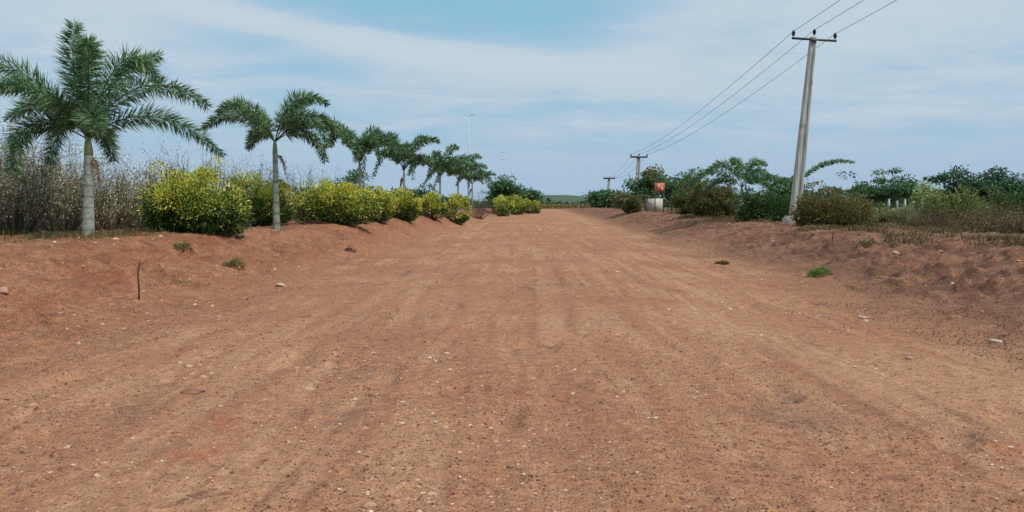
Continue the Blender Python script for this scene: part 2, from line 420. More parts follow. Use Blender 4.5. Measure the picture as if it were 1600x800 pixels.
def palm_trunk(root, h, r0, r1, lean=(0, 0), shaft=.55, col=(150, 158, 146)):
    mb = MB(); k = 14; n = 40
    zs = np.linspace(-.12, h, n)
    pts = np.stack([lean[0] * zs / h, lean[1] * zs / h, zs], -1)
    rad = r1 + (r0 - r1) * (1 - np.clip(zs, 0, h) / h) ** 1.3
    rad = rad * (1 + .05 * (np.arange(n) % 5 == 0))
    c = np.array(lin(*col))
    mb.tube(pts, rad, k, c)
    # ring scars and stains on the bark
    cc = mb.c[0]; z = mb.v[0][:, 2]
    ring = (np.round((z + .12) / (h + .12) * (n - 1)).astype(int) % 5 == 0)
    cc[ring] *= .6; cc *= (1 + rng.normal(0, .10, (len(cc), 1))); 
    mb.build('trunk', M_bark, root, True)
    ms = MB(); zs = np.linspace(0, shaft, 10)
    pts = np.stack([np.full(10, lean[0]), np.full(10, lean[1]), h + zs - .01], -1)
    ms.tube(pts, r1 * (1.03 + .12 * np.sin(zs / shaft * math.pi)) * (1 - .5 * zs / shaft), 12, lin(128, 140, 98))
    ms.build('crownshaft', M_bark, root, True)
    return np.array([lean[0], lean[1], h + shaft * .85])

def palm(base, h, label, fr, scale, r0=.16, r1=.10, lean=(0, 0), L=.45, col=None, shaft=.5, dens=1.0, group='feathery palms along the earth road', st=46, wid=.035):
    """fr: list of (x1,z1,x2,z2,depth1,depth2) in photo pixels / metres of depth"""
    root = thing('foxtail_palm', base, label, 'palm tree', group)
    top = palm_trunk(root, h, r0, r1, lean, shaft)
    sunlit_green = ((64, 94, 62), (78, 112, 72), (56, 84, 58), (98, 126, 92), (116, 136, 108))  # lighter greens: sunlight on the upper, fresher fronds put into the colour
    for (x1, z1, x2, z2, d1, d2) in fr:
        mb = MB(); k = scale
        upper_frond = z2 > .45 * z1 and z2 > abs(x2) * .30
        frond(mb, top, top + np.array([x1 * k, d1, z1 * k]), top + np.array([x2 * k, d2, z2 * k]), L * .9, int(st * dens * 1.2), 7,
              sunlit_green if upper_frond else col or ((50, 74, 54), (66, 96, 62), (88, 116, 86), (56, 80, 68), (106, 130, 108)), wid)
        mb.build('frond', M_leaf, root)
    dead = rng.random() < .8
    if dead:
        mb = MB(); a = rng.uniform(-1, 1); q = top - np.array([0, 0, shaft * .95]); sx = 1 if rng.random() < .5 else -1
        frond(mb, q, q + np.array([sx * .22, a * .2, .02]), q + np.array([sx * .24, a * .3, -.62 * L / .47]), L * .35, 20, 4, ((120, 96, 66), (98, 78, 56), (140, 118, 84)), wid * .8, rach=.012, drop=.6)
        mb.build('dead_frond', M_dry, root)
    return root

def bush(base, w, h, label, palette, nclump=60, per=90, leaf=.075, dp=None, name='golden_bush', cat='bush', group=None,
         tip=None, stems=8, seed=0, flat=1.0, lobes=None, lw=.42, rag=.17):
    """rounded shrub: clumps of leaves over a lobed envelope, woody stems inside"""
    dp = dp or w
    root = thing(name, base, label, cat, group)
    mb = MB(); st = MB()
    lobes = lobes or [(0, 0, .5, 1.0)]
    for i in range(nclump):
        lb = lobes[rng.integers(0, len(lobes))]
        u = runit(1)[0]; rr = rng.uniform(.35, 1.0) ** .45
        c = np.array([u[0] * w / 2 * rr, u[1] * dp / 2 * rr, 0]) * lb[3]
        zz = h * (.47 + .47 * u[2] * rr * 1.0)
        c = c + np.array([lb[0], lb[1], 0]); c[2] = max(.06, zz * (lb[2] * 2) * (1 + rng.normal(0, rag)))
        cr = rng.uniform(.16, .30) * min(w, 2.2) / 2.0
        n = int(per * rng.uniform(.6, 1.3))
        d = runit(n); P = c + d * cr * rng.uniform(.3, 1, (n, 1)) ** .5 * np.array([1.15, 1.15, .85])
        P[:, 2] = np.maximum(P[:, 2], .02)
        out = d + np.array([u[0], u[1], u[2] + .5]) * .7
        D = out + rng.normal(0, .5, (n, 3))
        hf = c[2] / h
        pc = pal(palette, n, .18)
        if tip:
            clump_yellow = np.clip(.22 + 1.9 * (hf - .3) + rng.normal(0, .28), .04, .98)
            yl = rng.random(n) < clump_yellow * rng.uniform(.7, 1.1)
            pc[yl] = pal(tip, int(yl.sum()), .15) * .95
        mb.leaves(P, D, runit(n) + np.array([0, 0, 1.2]), leaf * rng.uniform(.7, 1.3, n), leaf * lw * rng.uniform(.8, 1.2, n), pc, bend=.05)
        if i < stems * 3:
            b0 = np.array([c[0] * .2, c[1] * .2, -.03]); mid = (b0 + c) / 2 + np.array([c[0] * .15, c[1] * .15, -.05 * h])
            st.tube([b0, mid, c], [.022, .014, .006], 5, lin(88, 74, 58))
    mb.build('foliage', M_leaf, root); st.build('stems', M_bark, root)
    return root

def dry_shrub(base, w, h, label, leafc, twigc, n_tw=70, n_lf=2600, leaf=.05, dp=None, group='dry scrub behind the left bank', name='dry_shrub', tops=1.0):
    dp = dp or w
    root = thing(name, base, label, 'shrub', group)
    st = MB(); ends = []
    for i in range(n_tw):
        a = rng.uniform(0, 2 * math.pi); rr = rng.uniform(0, 1) ** .5
        tip = np.array([math.cos(a) * w / 2 * rr, math.sin(a) * dp / 2 * rr, h * (1 - .45 * rr ** 2) * rng.uniform(.55, 1.05)])
        b0 = np.array([tip[0] * .35, tip[1] * .35, -.04])
        pts = [b0]
        for k in range(1, 6):
            f = k / 5; p = b0 * (1 - f) + tip * f + np.array([tip[0] * .2, tip[1] * .2, 0]) * math.sin(f * math.pi) + rng.normal(0, .045, 3) * (f < 1)
            pts.append(p)
        tc_ = np.array(lin(*twigc[rng.integers(0, len(twigc))])) * rng.uniform(.7, 1.3)
        st.tube(pts, np.linspace(.014, .004, 6), 4, tc_, cap=False); ends.append(np.array(pts))
        for j in range(7):
            k = rng.integers(2, 6); p = pts[k]; q = p + (runit(1)[0] + np.array([0, 0, .7 * tops])) * rng.uniform(.12, .38)
            st.tube([p, (p + q) / 2 + rng.normal(0, .02, 3), q], [.006, .005, .003], 3, tc_, cap=False)
            ends.append(np.array([p, p, (p + q) / 2, q, q, q]))
    st.build('branches', M_bark, root)
    mb = MB(); E = np.array(ends)
    i = rng.integers(0, len(E), n_lf); f = rng.uniform(1.2, 4.99, n_lf); k = f.astype(int); f = (f - k)[:, None]
    P = E[i, k] * (1 - f) + E[i, k + 1] * f + rng.normal(0, .10, (n_lf, 3))
    P[:, 2] = np.maximum(P[:, 2], .02)
    mb.leaves(P, runit(n_lf) + np.array([0, 0, .3]), runit(n_lf), leaf * rng.uniform(.5, 1.4, n_lf), leaf * .5 * rng.uniform(.6, 1.3, n_lf), pal(leafc, n_lf, .22))
    mb.build('leaves', M_dry, root)
    return root

def tree(base, h, w, label, palette, nclump=70, per=70, leaf=.11, crown0=.3, name='broadleaf_tree', group=None, dp=None, limbs=9, tip=None,
         trunk_r=.07, shape=1.0, cr=(.22, .42), cat='tree', tipname=None):
    """tree with tapered trunk, limbs reaching to uneven sprays of leaves"""
    dp = dp or w
    root = thing(name, base, label, cat, group)
    st = MB(); mb = MB(); bl = MB()
    bend = rng.normal(0, .08, 2) * h
    tp = np.array([[0, 0, -.1], [bend[0] * .3, bend[1] * .3, h * .25], [bend[0], bend[1], h * .55], [bend[0] * .8, bend[1] * 1.1, h * .85]])
    st.tube(tp, [trunk_r * 1.15, trunk_r, trunk_r * .6, trunk_r * .25], 8, lin(98, 86, 72))
    prim = []
    for i in range(limbs):
        a = i * 2.4 + rng.uniform(-.4, .4); f = rng.uniform(.25, .8)
        s0 = tp[1] * (1 - f) + tp[3] * f if f > .5 else tp[1] * (1 - f) + tp[2] * f
        z1 = h * rng.uniform(crown0 + .1, 1.0); k = math.sqrt(max(.05, 1 - ((z1 / h - (crown0 + 1) / 2) / ((1.12 - crown0) / 2)) ** 2))
        e = np.array([math.cos(a) * w / 2 * k * rng.uniform(.7, 1.08), math.sin(a) * dp / 2 * k * rng.uniform(.6, 1.0), z1])
        m = (s0 + e) / 2 + np.array([0, 0, -.06 * h]) + rng.normal(0, .05, 3)
        st.tube([s0, m, e], [trunk_r * .4, trunk_r * .25, trunk_r * .08], 5, lin(92, 80, 66)); prim.append((s0, m, e))
    for i in range(nclump):
        s0, m, e = prim[rng.integers(0, limbs)]; f = rng.uniform(.25, 1.05)
        c = (1 - f) ** 2 * s0 + 2 * f * (1 - f) * m + f * f * e + rng.normal(0, 1, 3) * np.array([w, dp, h * .6]) * .075
        c[2] = max(c[2], h * crown0 * .7)
        rr = rng.uniform(*cr); n = int(per * rng.uniform(.5, 1.3)); d = runit(n)
        P = c + d * rr * rng.uniform(.2, 1, (n, 1)) ** .6 * np.array([1.3, 1.2, .55])
        D = d * np.array([1, 1, .5]) + rng.normal(0, .4, (n, 3)) + np.array([0, 0, -.1])
        pc = pal(palette, n, .2) * rng.uniform(.8, 1.2)
        if tip is not None and rng.random() < .5 and not tipname:
            yl = rng.random(n) < .5; pc[yl] = pal(tip, int(yl.sum()), .15)
        mb.leaves(P, D, runit(n) + np.array([0, 0, 1.0]), leaf * rng.uniform(.7, 1.3, n), leaf * .45 * rng.uniform(.8, 1.2, n), pc, bend=.05)
        if rng.random() < .5: st.tube([m, (m + c) / 2 + rng.normal(0, .04, 3), c], [trunk_r * .14, trunk_r * .1, .006], 4, lin(92, 80, 66))
        if tipname and c[0] > w * .12 and c[2] > h * .62:
            n2 = 30; d = runit(n2); P = c + d * rr * .9
            bl.leaves(P, d + np.array([0, 0, .5]), runit(n2), leaf * .9, leaf * .5, pal(tip, n2, .15) / PB * 1.2)
    st.build('trunk', M_bark, root); mb.build('crown', M_leaf, root)
    if tipname and bl.n: bl.build(tipname, M_leaf, root)
    return root

PB = 1.55
# ------------------------------------------------------------------ left row of palms
def px(n, d): return n * d / F
K = 17 / F
b = on(137, 17.0)
palm(b, 1.86, 'tallest and nearest feathery palm with a pale ringed trunk, left end of the row',
     [(-60, 135, -172, 108, -.6, -1.0), (-70, 95, -160, 40, .5, .9), (-80, 60, -58, -52, -.7, -1.3), (-12, 110, 22, 160, -.4, -.9),
      (-40, 100, -30, 150, .5, .9), (45, 190, 102, 95, .2, .3), (85, 130, 205, 45, -.3, -.7), (90, 85, 182, -18, .3, .9),
      (10, 120, 66, 148, .7, 1.5), (45, 60, 90, 0, -1.0, -2.0), (-60, 85, -112, -30, .6, 1.2), (30, 140, 52, 128, -.6, -1.2), (-30, 95, -60, 60, -1.0, -1.7),
      (-15, 60, -20, -25, .9, 1.6)],
     K, r0=.135, r1=.095, L=.50, shaft=.42, st=72, wid=.027, lean=(.08, 0))
b = on(432, 22.6)
palm(b, 2.33, 'second palm from the left, leaning crown above the gap between two golden bushes',
     [(-50, 70, -100, 18, -.3, -.5), (20, 95, 80, 60, 0, .1), (-22, 75, -45, 35, -1, -2.0), (50, 85, 96, -8, -.4, -.9), (48, 48, 62, -25, .5, 1.2),
      (-35, 40, -62, -4, .6, 1.2), (0, 60, 34, 74, .8, 1.5), (30, 60, 60, 30, 1.0, 1.9), (-40, 70, -66, 40, .9, 1.8), (60, 70, 82, 20, .6, 1.0)],
     22.6 / F, r0=.11, r1=.075, L=.43, shaft=.4, st=58, wid=.034)
def generic_fr(n, R1, seed, up=50):
    r = random.Random(seed); out = []
    for i in range(n):
        a = 2 * math.pi * (i + r.uniform(-.3, .3)) / n; q = R1 * r.uniform(.85, 1.1); e = r.uniform(.65, 1.25)
        x, d = math.cos(a) * q, math.sin(a) * q
        out.append((x * .5, up * e, x, up * e * r.uniform(-.25, .75), d * .5, d))
    return out
def gpalm(pxx, d, topy, label, seed, n=9, spread=55, group='feathery palms along the earth road', col=None, r=.1):
    b = on(pxx, d); k = d / F
    H = (at(pxx, topy, d).z - b.z)
    up = H * .38 / k
    fr = []
    for (x1, z1, x2, z2, d1, d2) in generic_fr(n, spread, seed, up * 1.35):
        fr.append((x1, z1, x2, z2, d1 * k, d2 * k))
    return palm(b, H * .52, label, fr, k, r0=r, r1=r * .7, L=.50 if d < 50 else .55, shaft=H * .1, st=36 if d < 45 else 26, wid=.05 if d < 45 else .075, group=group, col=col)
gpalm(563, 36, 196, 'third palm from the left, rising behind the second long golden bush', 3, 12, 66)
gpalm(632, 46, 222, 'fourth palm from the left, slim grey trunk above the low golden bushes', 5, 10, 52)
gpalm(688, 56, 238, 'fifth palm from the left, its crown overlapping the one behind it', 6, 12, 56)
gpalm(716, 66, 248, 'sixth palm from the left, half hidden by the fifth crown', 12, 12, 50)
gpalm(738, 78, 262, 'smallest palm at the far end of the left row, right beside the tall mast', 9, 11, 38)

# golden bushes
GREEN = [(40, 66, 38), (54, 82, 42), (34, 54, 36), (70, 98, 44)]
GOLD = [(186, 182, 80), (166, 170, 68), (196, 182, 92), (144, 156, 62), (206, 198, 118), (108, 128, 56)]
GB = 'golden leaved bushes on the left bank'
def gb(pxx, d, wpx, topy, label, ncl, per, leaf, lobes=None, dpf=.8):
    b = on(pxx, d); H = at(pxx, topy, d).z - b.z
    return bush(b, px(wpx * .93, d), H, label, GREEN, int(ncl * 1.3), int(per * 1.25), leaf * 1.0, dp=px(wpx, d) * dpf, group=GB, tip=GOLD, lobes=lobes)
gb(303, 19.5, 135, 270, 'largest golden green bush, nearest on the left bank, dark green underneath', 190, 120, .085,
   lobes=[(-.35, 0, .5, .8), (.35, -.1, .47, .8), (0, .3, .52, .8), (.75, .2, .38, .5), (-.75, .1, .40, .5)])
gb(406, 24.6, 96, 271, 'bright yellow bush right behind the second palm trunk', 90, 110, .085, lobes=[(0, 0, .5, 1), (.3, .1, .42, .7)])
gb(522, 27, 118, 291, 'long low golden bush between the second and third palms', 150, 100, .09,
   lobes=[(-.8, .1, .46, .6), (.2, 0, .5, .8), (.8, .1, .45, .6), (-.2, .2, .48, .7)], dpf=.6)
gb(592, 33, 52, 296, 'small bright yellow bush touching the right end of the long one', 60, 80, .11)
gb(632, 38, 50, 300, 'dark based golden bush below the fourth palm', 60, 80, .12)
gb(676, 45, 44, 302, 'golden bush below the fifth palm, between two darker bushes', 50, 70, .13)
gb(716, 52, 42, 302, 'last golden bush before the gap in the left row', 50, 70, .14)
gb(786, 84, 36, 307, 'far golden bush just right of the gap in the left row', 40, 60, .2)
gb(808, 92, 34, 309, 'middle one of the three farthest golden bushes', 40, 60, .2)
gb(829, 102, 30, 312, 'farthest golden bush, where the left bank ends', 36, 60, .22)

PB = 1.42
# dry scrub
HUE = np.array([1.03, 1.03, .94])
LF = [(190, 186, 172), (150, 148, 126), (112, 112, 82), (190, 178, 156), (96, 92, 70), (84, 92, 60)]
TW = [(134, 124, 108), (156, 146, 128), (108, 98, 84)]
def ds(pxx, d, wpx, topy, label, n_tw=70, n_lf=2600, leaf=.05, lc=LF, tw=TW, **k):
    b = on(pxx, d); H = at(pxx, topy, d).z - b.z
    return dry_shrub(b, px(wpx, d) * 1.1, H * 1.02, label, lc, tw, int(n_tw * 1.0), int(n_lf * 1.7), leaf * 1.0, dp=max(1.4, px(wpx, d) * .7), **k)
ds(-60, 17.5, 150, 195, 'grey dry shrub cut off by the left edge of the photo', 90, 4200, .055)
ds(22, 18.6, 130, 196, 'tallest tangled grey shrub at the far left, left of the nearest palm', 110, 5200, .055)
ds(92, 20.4, 120, 226, 'pale leaved dry shrub just left of the nearest palm trunk', 100, 4600, .055)
ds(168, 20.8, 120, 252, 'brown dry shrub just right of the nearest palm trunk', 100, 4600, .055)
ds(232, 22.4, 110, 258, 'dry shrub pressed against the left side of the largest golden bush', 90, 4000, .055)
ds(60, 24.5, 150, 236, 'olive dry shrub in the second row behind the nearest palm', 80, 3600, .06)
ds(-20, 23.5, 150, 205, 'olive dry shrub in the second row at the left edge', 80, 3600, .06)
MLF = [(110, 98, 92), (92, 96, 72), (128, 112, 104), (74, 84, 60)]
MTW = [(104, 86, 88), (86, 70, 72), (120, 104, 100)]
MB_G = 'bare mauve shrubs behind the golden bushes'
for pxx, d, wpx, topy, lab in ((275, 26, 80, 240, 'bare shrub with dark upright twigs above the left end of the largest golden bush'),
                               (345, 29, 90, 246, 'mauve bare shrub above the right end of the largest golden bush'),
                               (398, 31, 80, 256, 'bare mauve shrub just left of the second palm trunk'),
                               (462, 33, 80, 262, 'mauve bare shrub just right of the second palm trunk'),
                               (508, 36, 60, 266, 'low bare shrub left of the third palm'),
                               (748, 70, 34, 304, 'brown bare shrub in the gap of the golden bush row')):
    ds(pxx, d, wpx, topy, lab, 60, 1500, .06, MLF, MTW, group=MB_G, name='bare_shrub', tops=1.4)
HUE = np.array([1.06, 1.06, .9]); PB = 2.7
DG = [(36, 58, 38), (48, 72, 44), (58, 84, 50), (30, 48, 36)]
def tr(pxx, d, wpx, topy, label, pal_=DG, group=None, **k):
    global PB
    PB = 2.9
    b = on(pxx, d); H = at(pxx, topy, d).z - b.z
    k.setdefault('leaf', .0042 * d)
    k.setdefault('cr', (.006 * d + .05, .012 * d + .1))
    return tree(b, H, px(wpx, d), label, pal_, group=group, **k)
LT = 'dark trees at the far end of the left bank'
tr(548, 44, 60, 268, 'dark shrubby tree behind the trunk of the third palm', group=LT, crown0=.1)
tr(655, 66, 60, 290, 'low dark tree behind the fourth palm trunk', group=LT, crown0=.1)
tr(785, 96, 52, 279, 'dark round tree behind the far golden bushes, right of the thin mast', group=LT, crown0=.12)
tr(814, 112, 44, 288, 'low dark tree sloping down at the far end of the left bank', group=LT, crown0=.1)

# ------------------------------------------------------------------ right side vegetation
RG = 'trees behind the right bank'
RB = 'bushes on the right bank'
OL = [(70, 84, 48), (88, 96, 56), (54, 66, 42), (98, 86, 60), (62, 80, 44)]
RD = [(112, 78, 58), (92, 88, 52), (74, 88, 48), (66, 84, 46), (84, 72, 50)]
def rb(pxx, d, wpx, topy, label, pal_, ncl=110, per=90, leaf=.12, **k):
    global PB
    PB = 1.95
    b = on(pxx, d); H = at(pxx, topy, d).z - b.z
    return bush(b, px(wpx, d), H, label, pal_, ncl, per, leaf, dp=px(wpx, d) * .7, rag=.24, name='leafy_bush', group=RB, **k)
rb(1072, 50, 56, 296, 'left part of the olive bushes between the hut and the right palm', OL, leaf=.17, lobes=[(0, 0, .5, .9), (.8, 0, .46, .6)])
rb(1118, 42, 76, 292, 'olive brown bush directly left of the right palm trunk', OL + [(112, 84, 62)], leaf=.16, lobes=[(0, 0, .5, .9), (-.7, 0, .48, .6), (.7, .2, .42, .6)])
rb(1195, 33, 74, 303, 'dark green bush between the right palm and the tall pole', [(50, 74, 42), (64, 88, 48), (44, 60, 40)], leaf=.13, lobes=[(0, 0, .5, .9), (.6, 0, .42, .6), (-.6, .1, .43, .6)])
rb(1308, 27.5, 100, 302, 'wide reddish brown bush directly right of the tall pole', RD, 150, 90, leaf=.11, lobes=[(-.5, 0, .48, .7), (.4, 0, .5, .8), (.8, .2, .42, .5), (-.9, .1, .4, .5)])
rb(1400, 31, 70, 330, 'low grey green bush right of the reddish one', [(104, 112, 82), (88, 98, 70), (122, 118, 92)], 70, 80, leaf=.12)
rb(1480, 33, 96, 304, 'pale yellowish green bush in front of the darkest right tree', [(100, 106, 62), (84, 96, 56), (120, 120, 78), (70, 84, 50)], 120, 80, leaf=.13, lobes=[(-.6, 0, .48, .7), (.5, 0, .5, .7)])
tr(1375, 42, 92, 263, 'spreading green tree right of the reddish bush, open to the sky', nclump=105, per=60, group=RG, crown0=.3, limbs=14, cr=(.16, .46))
tr(1445, 48, 84, 284, 'small thin tree between the two taller right trees', nclump=50, group=RG, crown0=.3, pal_=[(96, 108, 66), (78, 92, 56)])
tr(1515, 40, 130, 258, 'darkest tall tree with layered boughs near the right edge', [(34, 52, 38), (44, 66, 42), (30, 44, 34)], nclump=130, per=65, group=RG, crown0=.22, limbs=16, cr=(.16, .46))
tr(1590, 38, 100, 284, 'green tree cut off by the right edge of the photo', nclump=150, group=RG, crown0=.2)
tr(1660, 36, 110, 275, 'green tree just outside the right edge', nclump=80, group=RG, crown0=.2)
tr(1085, 60, 70, 262, 'green tree behind the olive bushes left of the right palm', nclump=80, group=RG, crown0=.2)
tr(1050, 74, 48, 276, 'low green tree between the orange flowering tree and the olive bushes', nclump=60, group=RG, crown0=.2)
tr(1222, 46, 60, 268, 'grey green tree right behind the tall pole', [(58, 78, 58), (76, 96, 70), (46, 64, 48)], nclump=60, group=RG, crown0=.25)
tr(1268, 44, 60, 294, 'low dark tree just right of the tall pole, behind the reddish bush', nclump=50, group=RG, crown0=.15)
tr(1345, 52, 60, 296, 'low green tree peeping between the reddish bush and the spreading tree', nclump=50, group=RG, crown0=.15)
tr(1008, 82, 52, 268, 'tree with orange blossoms behind the small whitewashed hut', nclump=80, group=RG, crown0=.3, tip=[(206, 110, 62), (220, 140, 84)], tipname='blossoms')
FT = 'far dark trees at the right end of the road'
tr(938, 130, 30, 300, 'leftmost far tree at the right side of the road end', group=FT, crown0=.08, nclump=50)
tr(958, 118, 34, 296, 'far tree below the farthest pole', group=FT, crown0=.08, nclump=50)
tr(978, 104, 34, 302, 'brownish far tree left of the hut', [(78, 78, 56), (62, 66, 48), (92, 84, 64)], group=FT, crown0=.08, nclump=50)

BR = [(122, 104, 80), (98, 88, 62), (88, 92, 56), (140, 120, 94), (76, 70, 50)]
PB = 1.1
for pxx, d, wpx, topy, lab in ((1452, 27, 90, 338, 'low brown dry shrub in front of the pale yellowish bush'),
        (1530, 24, 110, 345, 'brown dry shrub on the bank below the darkest right tree'),
        (1600, 21, 120, 350, 'dry brown shrub cut off by the right edge of the photo'),
        (1570, 30, 110, 330, 'olive dry shrub in front of the green tree at the right edge'),
        (1425, 36, 90, 326, 'grey dry shrub behind the low grey green bush')):
    ds(pxx, d, wpx, topy, lab, 60, 1700, .055, BR, [(120, 100, 82), (98, 82, 66)], group='dry scrub on the right bank')
PB = 2.0
rb(1555, 37, 90, 308, 'dull green bush between the darkest tree and the right edge tree', OL, 90, 80, leaf=.13)
rb(1350, 36, 70, 318, 'dull green bush behind the right end of the reddish bush', OL, 80, 80, leaf=.13)
rb(1620, 42, 120, 306, 'dull green bush under the tree at the right edge', OL, 90, 80, leaf=.14)
PB = 1.6
rb(986, 66, 30, 311, 'small olive bush growing against the dark roofed side of the hut', OL, 50, 70, leaf=.2)
# right palms
RP = 'palms on the right bank'
b = on(1158, 38.0)
palm(b, 1.30 * 38 / 38, 'palm with high arching fronds standing left of the tall pole',
     [(-25, 62, -66, 18, -.4, -.9), (8, 55, 40, 36, .1, .3), (30, 32, 68, 2, -.3, -.8), (-20, 30, -48, -4, .6, 1.4), (20, 45, 60, 18, .6, 1.5), (-10, 45, -30, 40, -.8, -1.5), (-40, 50, -78, 5, .4, 1.0),
      (10, 30, 30, -5, -.9, -1.8)],
     38 / F, r0=.12, r1=.085, L=.42, shaft=.38, st=34, wid=.06, group=RP)
b = on(1246, 33.0)
palm(b, 1.45, 'small palm hidden behind the tall pole, one long frond arching right',
     [(28, 44, 82, 34, -.1, -.2), (-14, 20, -24, -6, 1.0, 1.8), (6, 25, 12, -2, .9, 1.8)], 33 / F, r0=.09, r1=.06, L=.24, shaft=.2, st=44, wid=.05, group=RP)

# ------------------------------------------------------------------ background masses
def tree_line(name, x0, x1, y0, y1, hfun, n, palette, leaf):
    mb = MB(); xsx = rng.uniform(x0, x1, n); ysy = rng.uniform(y0, y1, n)
    H = hfun(xsx) * (.35 + .95 * fbm(xsx * .16, ysy * .02, 41, 4)); zz = rng.uniform(0, 1, n) ** .8 * H
    P = np.stack([xsx, ysy, height(xsx, ysy) + zz], -1)
    mb.leaves(P, runit(n) + [0, 0, .3], runit(n), leaf * rng.uniform(.6, 1.4, n), leaf * .7, pal(palette, n, .2))
    o = mb.build(name, M_dry); tag(o, kind='stuff'); return o
o = tree_line('distant_woods', -260, 330, 230, 262, lambda x: 2.6 + 4.0 * sstep(np.abs(x - 22), 14, 60), 26000, [(52, 72, 50), (66, 84, 58), (44, 62, 46)], 1.5)
tag(o, 'distant low woods along the horizon beyond the road', 'woods')
o = tree_line('roadside_scrub', 4, 34, 172, 186, lambda x: .9 + 0 * x, 5000, [(112, 86, 66), (92, 88, 62), (76, 78, 54)], .5)
tag(o, 'low brown and green scrub across the far end of the road', 'scrub')

PB = 1.0
# dry grass behind the right bank
def blades(name, n, region, hh, wd, palette, mat, label, cat, dens=None):
    mb = MB(); xs_, ys_ = region(n)
    keep = fbm(xs_ * .8, ys_ * .8, 51, 3) > rng.uniform(.38, .68, len(xs_)); xs_, ys_ = xs_[keep], ys_[keep]; m_ = len(xs_)
    P = np.stack([xs_, ys_, height(xs_, ys_) - .01], -1)
    D = np.array([0, 0, 1.]) + rng.normal(0, .42, (m_, 3)) * np.array([1, 1, .2])
    mb.leaves(P, D, runit(m_), hh * rng.uniform(.35, 1.2, m_), wd, pal(palette, m_, .2), bend=.04)
    o = mb.build(name, mat); return tag(o, label, cat, None, 'stuff')
def reg_right(n):
    ysx = rng.uniform(11, 46, n); s = 9.0 + rng.exponential(3.4, n) + .6 * np.sin(ysx) - np.clip((24 - ysx) * .0, 0, 2)
    return s + .03 * ysx, ysx
blades('dry_grass', 52000, reg_right, .17, .02, [(124, 106, 78), (104, 88, 64), (96, 92, 60), (146, 126, 96), (84, 74, 54)], M_dry,
       'dry straw coloured grass and weeds along the top of the right bank', 'grass')
def reg_left(n):
    ysx = rng.uniform(15, 60, n); s = -(9.5 + rng.exponential(2.5, n)); return s + .03 * ysx, ysx
blades('dry_weeds', 26000, reg_left, .2, .02, [(128, 110, 80), (104, 96, 64), (92, 100, 58)], M_dry,
       'thin dry weeds under the scrub along the top of the left bank', 'weeds')
def reg_sparse(n):
    ysx = rng.uniform(6, 60, n); sd_ = rng.choice([-1, 1], n); s = sd_ * rng.uniform(6.2, 10, n)
    k = fbm(s * .9, ysx * .5, 77, 3) > .60
    return (s + .03 * ysx)[k], ysx[k]
blades('sparse_grass', 60000, reg_sparse, .085, .012, [(112, 112, 66), (136, 122, 82), (88, 100, 54)], M_dry,
       'short sparse grass scattered on the slopes of both banks', 'grass')

def weed(pxx, pyy, r, h, n, palette, label, name='weed_clump', leaf=.06, group=None):
    p = hit(pxx, pyy); mb = MB()
    a = rng.uniform(0, 2 * math.pi, n); q = r * rng.uniform(0, 1, n) ** .6
    P = np.stack([np.cos(a) * q, np.sin(a) * q, h * rng.uniform(0, 1, n) * (1 - (q / r) ** 2 * .6)], -1)
    for k in range(n): P[k, 2] += hz(p.x + P[k, 0], p.y + P[k, 1]) - p.z
    mb.leaves(P, np.stack([np.cos(a), np.sin(a), rng.uniform(.1, 1.4, n)], -1) + rng.normal(0, .3, (n, 3)), runit(n) * .6 + [0, 0, 1], leaf * rng.uniform(.6, 1.4, n), leaf * .42, pal(palette, n, .2), bend=.06)
    o = mb.build(name, M_leaf, loc=p); return tag(o, label, 'plant', group)
weed(1280, 431, .24, .17, 420, [(84, 130, 50), (104, 152, 62), (66, 108, 44)], 'bright green weed growing alone on the lower right bank')
G2 = [(120, 128, 78), (110, 116, 72), (144, 138, 98), (136, 112, 82)]
weed(287, 388, .2, .12, 420, G2, 'green grass tuft on the left bank right of the nearest palm', 'grass_tuft')
weed(365, 410, .22, .06, 420, G2, 'flat faded grass tuft on the left bank below the largest golden bush', 'grass_tuft')
weed(1355, 384, .26, .14, 480, G2, 'green tuft on top of the right bank below the reddish bush', 'grass_tuft')
weed(548, 392, .16, .12, 160, [(84, 62, 66), (98, 76, 74)], 'small dark purple dried plant on the face of the left bank', 'dried_plant')
weed(1128, 412, .18, .05, 380, [(112, 90, 68), (128, 100, 76)], 'small brown dried plant at the toe of the right bank', 'dried_plant')

# red sapling under the reddish bush, thin stake on the left, fallen branch
p = hit(1300, 376); mb = MB()
mb.tube([(0, 0, -.03), (.03, 0, .18), (.02, .01, .38)], [.016, .012, .007], 6, lin(120, 62, 50))
mb.tube([(.02, 0, .2), (.12, .02, .36)], [.008, .004], 5, lin(120, 62, 50)); mb.tube([(.025, 0, .14), (-.08, .03, .3)], [.008, .004], 5, lin(120, 62, 50))
tag(mb.build('red_sapling', M_bark, loc=p), 'short bare red stem standing below the reddish brown bush', 'sapling')
p = hit(217, 470); mb = MB()
mb.tube([(0, 0, -.05), (.01, 0, .2), (.0, 0, .42), (.035, 0, .62)], [.013, .012, .011, .008], 6, lin(62, 46, 40))
tag(mb.build('thin_stake', M_bark, loc=p), 'thin dark stick standing upright in the red earth below the nearest palm', 'stick')
p = hit(490, 352); mb = MB()
for i in range(7):
    a = rng.uniform(-.5, .5); L_ = rng.uniform(.4, .9); s0 = rng.normal(0, .18, 3) * [1, .4, 0]
    mb.tube([s0 + [-L_ / 2, 0, .03], s0 + [0, a * .2, .07 + .02 * i], s0 + [L_ / 2, a * .5, .05]], [.012, .01, .005], 5, lin(104, 64, 58))
tag(mb.build('fallen_twigs', M_bark, loc=p), 'heap of fallen reddish twigs on the bank in front of the long golden bush', 'twigs')

HUE = np.array([1.0, .97, .97])
